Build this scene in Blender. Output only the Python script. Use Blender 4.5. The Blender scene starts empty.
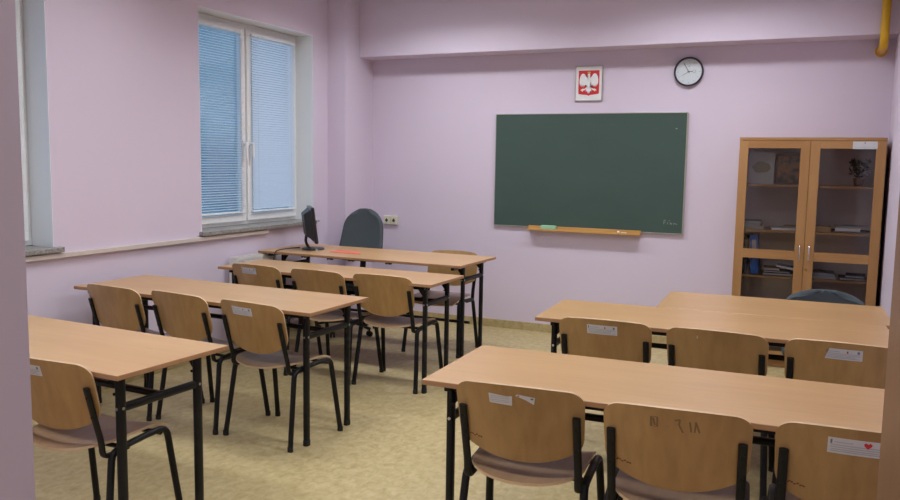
import bpy, bmesh, math, random
from math import sin, cos, pi, radians, sqrt, atan2
from mathutils import Vector, Matrix
random.seed(4)
S = bpy.context.scene
COL = S.collection

# ------------------------------------------------------------------ materials
def new_mat(name):
    m = bpy.data.materials.new(name); m.use_nodes = True
    nt = m.node_tree; b = nt.nodes['Principled BSDF']
    return m, nt, b
def plain(name, c, rough=.5, metal=0, spec=.5):
    m, nt, b = new_mat(name)
    tc = nt.nodes.new('ShaderNodeTexCoord'); n = nt.nodes.new('ShaderNodeTexNoise')
    n.inputs['Scale'].default_value = 30
    nt.links.new(tc.outputs['Object'], n.inputs['Vector'])
    mx = nt.nodes.new('ShaderNodeMix'); mx.data_type = 'RGBA'
    mx.inputs[6].default_value = (*[k*.94 for k in c], 1); mx.inputs[7].default_value = (*[min(1, k*1.06) for k in c], 1)
    nt.links.new(n.outputs['Fac'], mx.inputs[0]); nt.links.new(mx.outputs[2], b.inputs['Base Color'])
    b.inputs['Roughness'].default_value = rough; b.inputs['Metallic'].default_value = metal
    b.inputs['Specular IOR Level'].default_value = spec
    return m
def wood(name, c1, c2, grain=(1.2, 22, 22), rough=.35, rnd=.12, spec=.5, big=1.5):
    """grain: noise scale per object axis; the small one runs along the grain"""
    m, nt, b = new_mat(name); L = nt.links.new
    tc = nt.nodes.new('ShaderNodeTexCoord'); oi = nt.nodes.new('ShaderNodeObjectInfo')
    mp = nt.nodes.new('ShaderNodeMapping'); mp.inputs['Scale'].default_value = grain
    cmb = nt.nodes.new('ShaderNodeCombineXYZ'); ml = nt.nodes.new('ShaderNodeMath'); ml.operation = 'MULTIPLY'; ml.inputs[1].default_value = 17
    L(oi.outputs['Random'], ml.inputs[0])
    for k in range(3): L(ml.outputs[0], cmb.inputs[k])
    L(cmb.outputs[0], mp.inputs['Location']); L(tc.outputs['Object'], mp.inputs['Vector'])
    n = nt.nodes.new('ShaderNodeTexNoise'); n.inputs['Scale'].default_value = 2.2; n.inputs['Detail'].default_value = 6; n.inputs['Distortion'].default_value = .4
    L(mp.outputs[0], n.inputs['Vector'])
    n2 = nt.nodes.new('ShaderNodeTexNoise'); n2.inputs['Scale'].default_value = big; n2.inputs['Detail'].default_value = 2
    mp2 = nt.nodes.new('ShaderNodeMapping'); mp2.inputs['Scale'].default_value = [max(1, g*.18) for g in grain]
    L(cmb.outputs[0], mp2.inputs['Location']); L(tc.outputs['Object'], mp2.inputs['Vector']); L(mp2.outputs[0], n2.inputs['Vector'])
    ad = nt.nodes.new('ShaderNodeMath'); ad.operation = 'ADD'; L(n.outputs['Fac'], ad.inputs[0]); L(n2.outputs['Fac'], ad.inputs[1])
    mr = nt.nodes.new('ShaderNodeMapRange'); mr.inputs[1].default_value = .72; mr.inputs[2].default_value = 1.28
    L(ad.outputs[0], mr.inputs[0])
    mx = nt.nodes.new('ShaderNodeMix'); mx.data_type = 'RGBA'
    mx.inputs[6].default_value = (*c1, 1); mx.inputs[7].default_value = (*c2, 1); L(mr.outputs[0], mx.inputs[0])
    hs = nt.nodes.new('ShaderNodeHueSaturation')
    mr2 = nt.nodes.new('ShaderNodeMapRange'); mr2.inputs[3].default_value = 1-rnd; mr2.inputs[4].default_value = 1+rnd
    L(oi.outputs['Random'], mr2.inputs[0]); L(mr2.outputs[0], hs.inputs['Value'])
    L(mx.outputs[2], hs.inputs['Color']); L(hs.outputs[0], b.inputs['Base Color'])
    b.inputs['Roughness'].default_value = rough; b.inputs['Specular IOR Level'].default_value = spec
    return m
def painted(name, c, rough=.75, bump=.06, scale=60):
    m, nt, b = new_mat(name); L = nt.links.new
    g = nt.nodes.new('ShaderNodeNewGeometry')
    n = nt.nodes.new('ShaderNodeTexNoise'); n.inputs['Scale'].default_value = 1.3; n.inputs['Detail'].default_value = 3
    L(g.outputs['Position'], n.inputs['Vector'])
    mx = nt.nodes.new('ShaderNodeMix'); mx.data_type = 'RGBA'
    mx.inputs[6].default_value = (*[k*.97 for k in c], 1); mx.inputs[7].default_value = (*[min(1, k*1.03) for k in c], 1)
    L(n.outputs['Fac'], mx.inputs[0]); L(mx.outputs[2], b.inputs['Base Color'])
    n2 = nt.nodes.new('ShaderNodeTexNoise'); n2.inputs['Scale'].default_value = scale; L(g.outputs['Position'], n2.inputs['Vector'])
    bp = nt.nodes.new('ShaderNodeBump'); bp.inputs['Strength'].default_value = bump; bp.inputs['Distance'].default_value = .004
    L(n2.outputs['Fac'], bp.inputs['Height']); L(bp.outputs[0], b.inputs['Normal'])
    b.inputs['Roughness'].default_value = rough; b.inputs['Specular IOR Level'].default_value = .3
    return m
def linoleum():
    m, nt, b = new_mat('linoleum'); L = nt.links.new
    g = nt.nodes.new('ShaderNodeNewGeometry')
    mp = nt.nodes.new('ShaderNodeMapping'); mp.inputs['Scale'].default_value = (1, .75, 1); mp.inputs['Rotation'].default_value = (0, 0, .5); L(g.outputs['Position'], mp.inputs['Vector'])
    n = nt.nodes.new('ShaderNodeTexNoise'); n.inputs['Scale'].default_value = 24; n.inputs['Detail'].default_value = 7; n.inputs['Roughness'].default_value = .62; n.inputs['Distortion'].default_value = .5
    L(mp.outputs[0], n.inputs['Vector'])
    r = nt.nodes.new('ShaderNodeValToRGB'); e = r.color_ramp.elements
    e[0].position = .26; e[0].color = (.36, .27, .12, 1); e[1].position = .74; e[1].color = (.59, .49, .275, 1)
    k = e.new(.43); k.color = (.44, .35, .17, 1); k = e.new(.55); k.color = (.495, .402, .205, 1)
    L(n.outputs['Fac'], r.inputs[0]); L(r.outputs[0], b.inputs['Base Color'])
    b.inputs['Roughness'].default_value = .42; b.inputs['Specular IOR Level'].default_value = .4
    return m
def glass_mat(name, tint=(.95, .97, .98), gloss=.9):
    m, nt, b = new_mat(name); L = nt.links.new; nt.nodes.remove(b)
    out = nt.nodes['Material Output']
    t = nt.nodes.new('ShaderNodeBsdfTransparent'); t.inputs[0].default_value = (*tint, 1)
    g = nt.nodes.new('ShaderNodeBsdfGlossy'); g.inputs['Roughness'].default_value = .05
    f = nt.nodes.new('ShaderNodeFresnel'); f.inputs[0].default_value = 1.5
    ml = nt.nodes.new('ShaderNodeMath'); ml.operation = 'MULTIPLY'; ml.inputs[1].default_value = gloss; L(f.outputs[0], ml.inputs[0])
    mx = nt.nodes.new('ShaderNodeMixShader'); L(ml.outputs[0], mx.inputs[0]); L(t.outputs[0], mx.inputs[1]); L(g.outputs[0], mx.inputs[2])
    L(mx.outputs[0], out.inputs[0]); return m
def emis(name, c, s):
    m, nt, b = new_mat(name); b.inputs['Base Color'].default_value = (.8, .8, .8, 1)
    b.inputs['Emission Color'].default_value = (*c, 1); b.inputs['Emission Strength'].default_value = s
    return m

WALL = painted('pink_wall_paint', (.69, .61, .735))
CEIL = painted('ceiling_paint', (.76, .74, .75))
REVEAL = painted('white_reveal_paint', (.84, .88, .90))
FLOOR = linoleum()
DESK = wood('beech_laminate', (.48, .283, .125), (.54, .332, .155), grain=(1.0, 16, 16), rough=.33, rnd=.04)
DEDGE = wood('beech_edge_band', (.36, .19, .085), (.42, .23, .11), grain=(1, 12, 12), rough=.45, rnd=.03)
PLY = wood('beech_plywood', (.35, .20, .072), (.46, .28, .11), grain=(13, 13, 1.0), rough=.36, rnd=.10, big=2.2)
PLYE = wood('plywood_edge', (.55, .38, .22), (.65, .47, .29), grain=(6, 6, 40), rough=.5)
SEATM = wood('beech_plywood_seat', (.28, .175, .095), (.35, .225, .125), grain=(13, 1.0, 13), rough=.3, rnd=.08)
CAB = wood('alder_veneer', (.37, .185, .065), (.44, .24, .095), grain=(14, 14, 1.1), rough=.4, rnd=.02)
CABH = wood('alder_veneer_across', (.37, .185, .065), (.44, .24, .095), grain=(1.1, 14, 14), rough=.4, rnd=.02)
CUP = wood('cupboard_laminate', (.20, .10, .045), (.23, .12, .055), grain=(12, 12, .8), rough=.45, rnd=0)
BLACK = plain('black_powder_coat', (.006, .0065, .008), .42, spec=.3)
RUB = plain('black_rubber', (.015, .015, .015), .8)
GREY = plain('grey_upholstery', (.075, .09, .10), .9, spec=.2)
DPL = plain('dark_plastic', (.02, .021, .024), .45)
MON = plain('monitor_plastic', (.018, .02, .024), .3)
SCR = plain('screen_black', (.005, .006, .008), .12)
STEEL = plain('brushed_steel', (.55, .55, .54), .3, 1)
CHROME = plain('chrome', (.75, .75, .75), .15, 1)
BRASS = plain('brass', (.6, .42, .15), .3, 1)
PVC = plain('white_pvc', (.84, .86, .86), .35)
TRUNK = plain('cream_trunking', (.62, .56, .52), .5)
STONE = None
def stone():
    m, nt, b = new_mat('terrazzo'); L = nt.links.new
    g = nt.nodes.new('ShaderNodeNewGeometry'); v = nt.nodes.new('ShaderNodeTexVoronoi'); v.inputs['Scale'].default_value = 90
    L(g.outputs['Position'], v.inputs['Vector']); r = nt.nodes.new('ShaderNodeValToRGB')
    r.color_ramp.elements[0].color = (.16, .15, .14, 1); r.color_ramp.elements[1].color = (.40, .39, .37, 1)
    L(v.outputs['Color'], r.inputs[0]); L(r.outputs[0], b.inputs['Base Color']); b.inputs['Roughness'].default_value = .35
    return m
STONE = stone()
SLAT = plain('blind_slat', (.72, .74, .76), .4)
_n = SLAT.node_tree; _t = _n.nodes.new('ShaderNodeBsdfTranslucent'); _t.inputs[0].default_value = (.75, .8, .85, 1); _m = _n.nodes.new('ShaderNodeMixShader'); _m.inputs[0].default_value = .35
_n.links.new(_n.nodes['Principled BSDF'].outputs[0], _m.inputs[1]); _n.links.new(_t.outputs[0], _m.inputs[2]); _n.links.new(_m.outputs[0], _n.nodes['Material Output'].inputs[0])
CORD = plain('white_cord', (.7, .7, .7), .7)
RAD = plain('white_enamel', (.74, .73, .70), .3)
BOARD = None
def board_mat():
    m, nt, b = new_mat('green_chalkboard'); L = nt.links.new
    g = nt.nodes.new('ShaderNodeNewGeometry'); mp = nt.nodes.new('ShaderNodeMapping'); mp.inputs['Scale'].default_value = (1.2, 1, 3)
    L(g.outputs['Position'], mp.inputs['Vector'])
    n = nt.nodes.new('ShaderNodeTexNoise'); n.inputs['Scale'].default_value = 2; n.inputs['Detail'].default_value = 5; L(mp.outputs[0], n.inputs['Vector'])
    mx = nt.nodes.new('ShaderNodeMix'); mx.data_type = 'RGBA'; mx.inputs[6].default_value = (.040, .078, .066, 1); mx.inputs[7].default_value = (.054, .098, .084, 1)
    L(n.outputs['Fac'], mx.inputs[0]); L(mx.outputs[2], b.inputs['Base Color']); b.inputs['Roughness'].default_value = .5
    return m
BOARD = board_mat()
ALU = plain('dull_aluminium', (.45, .43, .38), .45, .6)
TRAYM = wood('varnished_pine', (.50, .27, .075), (.60, .34, .10), grain=(1, 16, 16), rough=.4, rnd=0)
SPONGE = plain('green_sponge', (.30, .56, .36), .95)
CHALK = plain('chalk', (.85, .85, .82), .9)
CHALKY = plain('chalk_marks', (.30, .35, .34), .9)
WHITE = plain('white_paper', (.80, .81, .82), .6)
PAPERG = plain('grey_paper', (.42, .43, .44), .6)
STICK = plain('sticker_paper', (.62, .63, .66), .45)
INK = plain('ink_grey', (.16, .16, .17), .6)
FAINT = plain('faint_print', (.42, .43, .46), .6)
RED = plain('emblem_red', (.60, .02, .025), .5)
GOLD = plain('emblem_gold', (.65, .42, .08), .45)
REDP = plain('red_paper', (.72, .16, .10), .6)
CLKRIM = plain('clock_rim_blue_black', (.02, .02, .04), .3)
CLKF = plain('clock_face', (.68, .74, .78), .45)
YEL = plain('yellow_pipe_paint', (.72, .42, .01), .35)
CREAM = plain('cream_plastic', (.68, .66, .52), .35)
HOLE = plain('socket_dark', (.03, .03, .02), .6)
BLUEB = plain('blue_binder', (.02, .13, .48), .45)
NAVY = plain('navy_binder', (.012, .02, .06), .5)
TAN = plain('tan_box', (.42, .28, .12), .7)
OLIVE = plain('yellowish_folder', (.42, .40, .22), .6)
RUSTP = plain('rusty_print', (.26, .075, .035), .5)
LEAF = plain('dried_leaf', (.035, .045, .03), .8)
POTM = plain('brown_pot', (.16, .08, .05), .6)
GLASS = glass_mat('clear_glass', gloss=.9)
CABGLASS = glass_mat('cabinet_glass', tint=(.95, .95, .96), gloss=1.0)
SMUDGE = plain('pencil_smudge', (.22, .13, .06), .6)
STAMP = plain('worn_red_print', (.13, .035, .02), .6)
PALE = plain('pale_scratch', (.55, .45, .33), .6)
LAMPW = plain('lamp_housing_white', (.7, .7, .7), .4)
TUBE = emis('fluorescent_glow', (.93, .97, 1.0), 6)

# ------------------------------------------------------------------ mesh helpers
def link(name, bm, mats, parent=None, smooth=None, loc=(0, 0, 0), rot=(0, 0, 0), bevel=0, seg=2):
    bmesh.ops.recalc_face_normals(bm, faces=bm.faces)
    me = bpy.data.meshes.new(name); bm.to_mesh(me); bm.free()
    for m in (mats if isinstance(mats, (list, tuple)) else [mats]): me.materials.append(m)
    o = bpy.data.objects.new(name, me); COL.objects.link(o)
    o.location = loc; o.rotation_euler = rot
    if parent: o.parent = parent
    if smooth:
        for p in me.polygons: p.use_smooth = True
        if smooth is not True:
            me.set_sharp_from_angle(angle=radians(smooth))
    if bevel:
        b = o.modifiers.new('bevel', 'BEVEL'); b.width = bevel; b.segments = seg; b.limit_method = 'ANGLE'
        b.harden_normals = False
    return o
def box(bm, x0, x1, y0, y1, z0, z1, mi=0, M=None):
    vs = [bm.verts.new((x, y, z)) for x in (x0, x1) for y in (y0, y1) for z in (z0, z1)]
    if M is not None:
        for v in vs: v.co = M @ v.co
    fs = [(0, 1, 3, 2), (4, 6, 7, 5), (0, 4, 5, 1), (2, 3, 7, 6), (0, 2, 6, 4), (1, 5, 7, 3)]
    out = []
    for f in fs:
        g = bm.faces.new([vs[i] for i in f]); g.material_index = mi; out.append(g)
    return out
def B(*a, mi=0, M=None):
    bm = bmesh.new(); box(bm, *a, mi=mi, M=M); return bm
def cyl(bm, p0, p1, r0, r1=None, n=16, mi=0, caps=True):
    p0 = Vector(p0); p1 = Vector(p1); r1 = r0 if r1 is None else r1
    t = (p1-p0).normalized(); a = t.orthogonal().normalized(); b = t.cross(a)
    A = [bm.verts.new(p0+(a*cos(2*pi*k/n)+b*sin(2*pi*k/n))*r0) for k in range(n)]
    C = [bm.verts.new(p1+(a*cos(2*pi*k/n)+b*sin(2*pi*k/n))*r1) for k in range(n)]
    for k in range(n):
        f = bm.faces.new((A[k], A[(k+1) % n], C[(k+1) % n], C[k])); f.material_index = mi
    if caps:
        for ring in (A[::-1], C):
            f = bm.faces.new(ring); f.material_index = mi
def fillet(pts, r, n=6):
    pts = [Vector(p) for p in pts]; out = [pts[0]]
    for i in range(1, len(pts)-1):
        a, b, c = pts[i-1], pts[i], pts[i+1]
        u = (a-b).normalized(); v = (c-b).normalized()
        d = min(r, (a-b).length*.49, (c-b).length*.49)
        p, q = b+u*d, b+v*d
        for k in range(n+1):
            t = k/n; out.append(p*(1-t)**2+b*2*t*(1-t)+q*t*t)
    out.append(pts[-1]); return out
def sweep(bm, path, wx, wn, side=(1, 0, 0), n=14, mi=0, power=1):
    """oval tube: wx half-size along 'side', wn half-size across it"""
    path = [Vector(p) for p in path]; side = Vector(side); rings = []
    for i, p in enumerate(path):
        t = (path[min(i+1, len(path)-1)]-path[max(i-1, 0)]).normalized()
        s = (side-t*side.dot(t)).normalized(); m = t.cross(s)
        rings.append([bm.verts.new(p+s*(wx*abs(cos(a))**power*(1 if cos(a) > 0 else -1))+m*(wn*abs(sin(a))**power*(1 if sin(a) > 0 else -1))) for a in [2*pi*k/n+.01 for k in range(n)]])
    for A, C in zip(rings, rings[1:]):
        for k in range(n):
            f = bm.faces.new((A[k], A[(k+1) % n], C[(k+1) % n], C[k])); f.material_index = mi
    for r in (rings[0][::-1], rings[-1]):
        f = bm.faces.new(r); f.material_index = mi
def prism(bm, pts, fn, thick, mi=0):
    """flat outline pts (2D) mapped by fn(u,v,w) and extruded by thick"""
    A = [bm.verts.new(fn(u, v, 0)) for u, v in pts]; C = [bm.verts.new(fn(u, v, thick)) for u, v in pts]
    n = len(pts)
    fs = [bm.faces.new(A[::-1]), bm.faces.new(C)] + [bm.faces.new((A[k], A[(k+1) % n], C[(k+1) % n], C[k])) for k in range(n)]
    for f in fs: f.material_index = mi
    bmesh.ops.triangulate(bm, faces=fs[:2])
def sheet(bm, grid, th_fn, mi=0, edge=None):
    """closed plate from a grid of (point, normal) with thickness th"""
    R, Cn = len(grid), len(grid[0])
    F = [[bm.verts.new(p+n*th_fn) for p, n in row] for row in grid]
    K = [[bm.verts.new(p) for p, n in row] for row in grid]
    for i in range(R-1):
        for j in range(Cn-1):
            for G, fl in ((F, 0), (K, 1)):
                q = [G[i][j], G[i][j+1], G[i+1][j+1], G[i+1][j]]
                f = bm.faces.new(q[::-1] if fl else q); f.material_index = mi
    loop = [(0, j) for j in range(Cn)]+[(i, Cn-1) for i in range(1, R)]+[(R-1, j) for j in range(Cn-2, -1, -1)]+[(i, 0) for i in range(R-2, 0, -1)]
    for a, b in zip(loop, loop[1:]+loop[:1]):
        f = bm.faces.new((K[a[0]][a[1]], K[b[0]][b[1]], F[b[0]][b[1]], F[a[0]][a[1]])); f.material_index = mi if edge is None else edge
def grid_from(fn, us, vs):
    g = []
    for v in vs:
        row = []
        for u in us:
            p = Vector(fn(u, v)); e = 1e-3
            du = Vector(fn(min(u+e, 1), v))-Vector(fn(max(u-e, -1), v)); dv = Vector(fn(u, min(v+e, 1)))-Vector(fn(u, max(v-e, -1)))
            n = du.cross(dv); n = n.normalized() if n.length > 1e-12 else Vector((0, 0, 1))
            row.append((p, n))
        g.append(row)
    return g
def empty(name, label, cat, loc=(0, 0, 0), rz=0, group=None):
    o = bpy.data.objects.new(name, None); COL.objects.link(o); o.location = loc; o.rotation_euler = (0, 0, rz)
    o.empty_display_size = .1
    return tag(o, label, cat, group)
def tag(o, label, cat=None, group=None):
    if label: o['label'] = label
    if cat: o['category'] = cat
    if group: o['group'] = group
    return o
def struct(name, bm, mats, parent=None, **k):
    o = link(name, bm, mats, parent, **k)
    if not parent: o['kind'] = 'structure'
    return o
def copy_tree(o, parent=None):
    c = o.copy(); COL.objects.link(c)
    if parent: c.parent = parent
    for ch in list(o.children): copy_tree(ch, c)
    return c

# ------------------------------------------------------------------ room shell
XR, YB, H = 4.76, -6.5, 3.2
bm = B(-.02, XR+.2, YB-.25, .2, -.12, 0); struct('floor', bm, FLOOR)
struct('ceiling', B(-.35, XR+.2, YB-.25, .2, H, H+.12), CEIL)
struct('wall_front', B(-.35, XR+.2, 0, .2, 0, H), WALL)
struct('wall_right', B(XR, XR+.2, YB, 0, 0, H), WALL)
# left wall with two window holes
W2 = (-2.263, -.755); W1 = (-5.10, -3.59); ZS, ZT = .992, 2.688
bm = bmesh.new()
box(bm, -.32, 0, YB, 0, 0, ZS-.03); box(bm, -.32, 0, YB, 0, ZT, H)
for a, b in ((YB, W1[0]), (W1[1], W2[0]), (W2[1], 0)): box(bm, -.32, 0, a, b, ZS-.03, ZT)
struct('wall_left', bm, WALL)
# back wall with the doorway the camera stands in
DX0, DX1 = 3.498, 4.40
bm = bmesh.new()
box(bm, -.32, DX0, YB-.25, YB, 0, H); box(bm, DX1, XR+.2, YB-.25, YB, 0, H); box(bm, DX0, DX1, YB-.25, YB, 2.1, H)
struct('wall_back', bm, WALL)
struct('wall_pillar', B(0, .2, -.509, 0, 0, H), WALL)
struct('trim_1', B(.2, XR, -.258, 0, 2.543, H), WALL, bevel=.004)
struct('baseboard_front', B(.2, XR, -.012, 0, 0, .075), FLOOR, bevel=.003)
struct('baseboard_left', B(0, .012, YB, -.509, 0, .075), FLOOR, bevel=.003)
struct('baseboard_right', B(XR-.012, XR, YB, -.012, 0, .075), FLOOR, bevel=.003)
# corridor the camera looks in from
CORR = painted('corridor_paint', (.66, .62, .63))
struct('floor_corridor', B(1.6, 6.4, -9.0, YB-.25, -.12, 0), FLOOR)
struct('ceiling_corridor', B(1.6, 6.4, -9.0, YB-.25, H, H+.12), CEIL)
bm = bmesh.new(); box(bm, 1.4, 6.6, -9.2, -9.0, 0, H); box(bm, 1.4, 1.6, -9.0, YB-.25, 0, H); box(bm, 6.4, 6.6, -9.0, YB-.25, 0, H)
box(bm, XR+.2, 6.6, YB-.25, YB, 0, H)
struct('wall_corridor', bm, CORR)

# windows
def window(n, y0, y1, tilt):
    xf = -.185                                     # room side of the frame
    rev = bmesh.new(); t = .003
    box(rev, -.30, 0, y1-t, y1, ZS, ZT); box(rev, -.30, 0, y0, y0+t, ZS, ZT); box(rev, -.30, 0, y0, y1, ZT-t, ZT)
    struct('window_%d_reveal' % n, rev, REVEAL)
    root = bpy.data.objects.new('window_%d' % n, None); COL.objects.link(root); root.location = (xf, (y0+y1)/2, ZS); root['kind'] = 'structure'
    w, h = y1-y0, ZT-ZS; hw = w/2-.004; dz = .005
    f = bmesh.new()
    box(f, -.07, 0, -hw, hw, dz, .055); box(f, -.07, 0, -hw, hw, h-.06, h-dz)
    box(f, -.07, 0, -hw, -hw+.055, .055, h-.06); box(f, -.07, 0, hw-.055, hw, .055, h-.06); box(f, -.07, 0, -.028, .028, .055, h-.06)
    link('frame', f, PVC, root, bevel=.004)
    for s in (-1, 1):
        a, b = (.012, hw-.035) if s > 0 else (-hw+.035, -.012)
        sb = bmesh.new(); q = .062
        box(sb, -.03, .022, a, b, .035, .035+q); box(sb, -.03, .022, a, b, h-.04-q, h-.04)
        box(sb, -.03, .022, a, a+q, .035+q, h-.04-q); box(sb, -.03, .022, b-q, b, .035+q, h-.04-q)
        sash = link('sash', sb, PVC, root, bevel=.005)
        link('pane', B(-.014, -.008, a+q, b-q, .035+q, h-.04-q), GLASS, sash)
        hb = bmesh.new(); yy = a+q/2 if s > 0 else b-q/2
        box(hb, .022, .03, yy-.014, yy+.014, h*.39, h*.39+.06)
        sweep(hb, fillet([(.03, yy, h*.39+.03), (.06, yy, h*.39+.035), (.062, yy+.0*s, h*.39-.09)], .015), .013, .010, side=(0, 1, 0), n=10)
        link('handle', hb, PVC, sash, smooth=40)
        # venetian blind on the sash
        bl = bmesh.new(); ya, yb = a+q-.018, b-q+.018
        zt, zb = h-.04-q+.015, .035+q+.012
        pitch = .0205; k = 0; tl = tilt[0 if s < 0 else 1]
        z = zt-.03
        while z > zb+.02:
            M = Matrix.Translation((.036, 0, z)) @ Matrix.Rotation(tl, 4, 'Y')
            ps = [M @ Vector((u*.0125, 0, .0022*(1-u*u))) for u in (-1, -.5, 0, .5, 1)]
            rows = [[bl.verts.new((p.x, y, p.z)) for p in ps] for y in (ya, yb)]
            for j in range(4): bl.faces.new((rows[0][j], rows[0][j+1], rows[1][j+1], rows[1][j]))
            z -= pitch
        blind = empty('window_blind', ['white venetian blind on the left sash of the far window, half open and blue', 'white venetian blind on the right sash of the far window, slats shut'][0 if s < 0 else 1]
                      if n == 2 else ['white venetian blind on the left sash of the nearest window', 'white venetian blind on the right sash of the nearest window, by the jamb'][0 if s < 0 else 1],
                      'blind', (xf, (y0+y1)/2, ZS))
        link('slats', bl, SLAT, blind, smooth=True)
        link('head_rail', B(.022, .05, ya-.004, yb+.004, zt-.012, zt+.014), PVC, blind, bevel=.004)
        link('bottom_rail', B(.026, .048, ya, yb, zb-.002, zb+.014), PVC, blind, bevel=.004)
        for yy in (ya+.07, yb-.07):
            cb = bmesh.new(); cyl(cb, (.0505, yy, zb+.01), (.0505, yy, zt), .0012, n=6); link('lift_cord', cb, CORD, blind)
        for yy in (ya+.03, yb-.03): link('bracket', B(.02, .055, yy-.008, yy+.008, zt-.016, zt+.02), PVC, blind, bevel=.002)
    sl = struct('window_%d_sill' % n, B(-.30, .0, y0, y1, ZS-.029, ZS+.003), STONE, bevel=.004)
    sb = bmesh.new(); box(sb, 0.001, .045, y0-.03, y1+(.0 if n == 2 else .045), ZS-.029, ZS+.003)
    struct('trim_%d' % (n+2), sb, STONE, bevel=.004)
window(2, *W2, (radians(8), radians(54)))
window(1, *W1, (radians(50), radians(50)))

# cable trunking along the left wall
tag(link('cable_trunking', B(0, .03, -6.48, -1.468, .925, .957), TRUNK, bevel=.004), 'long cream cable trunking on the left wall just below the window sills', 'trunking')
# radiator
r = empty('radiator', 'white panel radiator under the far window behind the desks', 'radiator', (.075, -1.73, 0))
bm = bmesh.new(); box(bm, -.045, -.03, -.25, .25, .20, .75); box(bm, .02, .035, -.25, .25, .20, .75)
for k in range(12): box(bm, .035, .040, -.235+k*.04, -.215+k*.04, .23, .72)
link('panel', bm, RAD, r, bevel=.004)
bm = bmesh.new(); box(bm, -.048, .04, -.253, -.245, .18, .772); box(bm, -.048, .04, .245, .253, .18, .772)
for k in range(24): box(bm, -.045, .037, -.245+k*.0205, -.245+k*.0205+.008, .762, .772)
box(bm, -.047, -.043, -.25, .25, .747, .772); box(bm, .035, .039, -.25, .25, .747, .772)
link('grille', bm, RAD, r)
bm = bmesh.new(); cyl(bm, (.04, -.2, .722), (.062, -.2, .722), .018, .015, 20); cyl(bm, (.062, -.2, .722), (.066, -.2, .722), .008, n=12)
link('valve', bm, CHROME, r, smooth=40)
for yy in (-.2, .2):
    bm = bmesh.new(); cyl(bm, (0, yy, .002), (0, yy, .23), .009, n=12); link('pipe', bm, RAD, r, smooth=40)
# ceiling lamps
LP = [(x, y) for y in (-1.2, -3.4, -5.5) for x in (1.35, 3.45)]
nm = ['left', 'right']; rw = ['nearest the chalkboard', 'in the middle of the room', 'nearest the doorway']
LAMP_W = 17
for i, (x, y) in enumerate(LP):
    t = empty('ceiling_lamp', 'white fluorescent ceiling lamp %s, on the %s side' % (rw[i//2], nm[i % 2]), 'lamp', (x, y, H), group=None)
    bm = bmesh.new()
    box(bm, -.62, .62, -.15, .15, -.02, 0); box(bm, -.62, .62, -.15, -.14, -.09, -.02); box(bm, -.62, .62, .14, .15, -.09, -.02)
    box(bm, -.62, -.61, -.14, .14, -.09, -.02); box(bm, .61, .62, -.14, .14, -.09, -.02)
    link('housing', bm, LAMPW, t)
    for s in (-.07, .07):
        bm = bmesh.new(); cyl(bm, (-.59, s, -.05), (.59, s, -.05), .013, n=12); link('tube', bm, TUBE, t, smooth=40)
    ld = bpy.data.lights.new('lamp_light', 'AREA'); ld.shape = 'RECTANGLE'; ld.size = 1.18; ld.size_y = .26; ld.energy = LAMP_W*(1.25 if i < 2 else 1)
    ld.color = (.95, .97, 1.0); ld.spread = radians(146 if i < 2 else 142)
    lo = bpy.data.objects.new('lamp_light', ld); COL.objects.link(lo); lo.parent = t; lo.location = (0, 0, -.088)
# unseen corridor lamp, added to brighten the doorway jamb
t = empty('ceiling_lamp', 'round white ceiling lamp, unseen, added in the corridor to light the doorway jamb', 'lamp', (4.4, -8.1, H))
bm = bmesh.new(); cyl(bm, (0, 0, -.03), (0, 0, 0), .2, n=32); link('housing', bm, LAMPW, t, smooth=40)
bm = bmesh.new(); cyl(bm, (0, 0, -.08), (0, 0, -.03), .13, .18, 32); link('shade', bm, TUBE, t, smooth=40)
ld = bpy.data.lights.new('corridor_fill_light', 'AREA'); ld.shape = 'DISK'; ld.size = .3; ld.energy = 22; ld.color = (1, .93, .88)
lo = bpy.data.objects.new('corridor_fill_light', ld); COL.objects.link(lo); lo.parent = t; lo.location = (0, 0, -.085)

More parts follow.
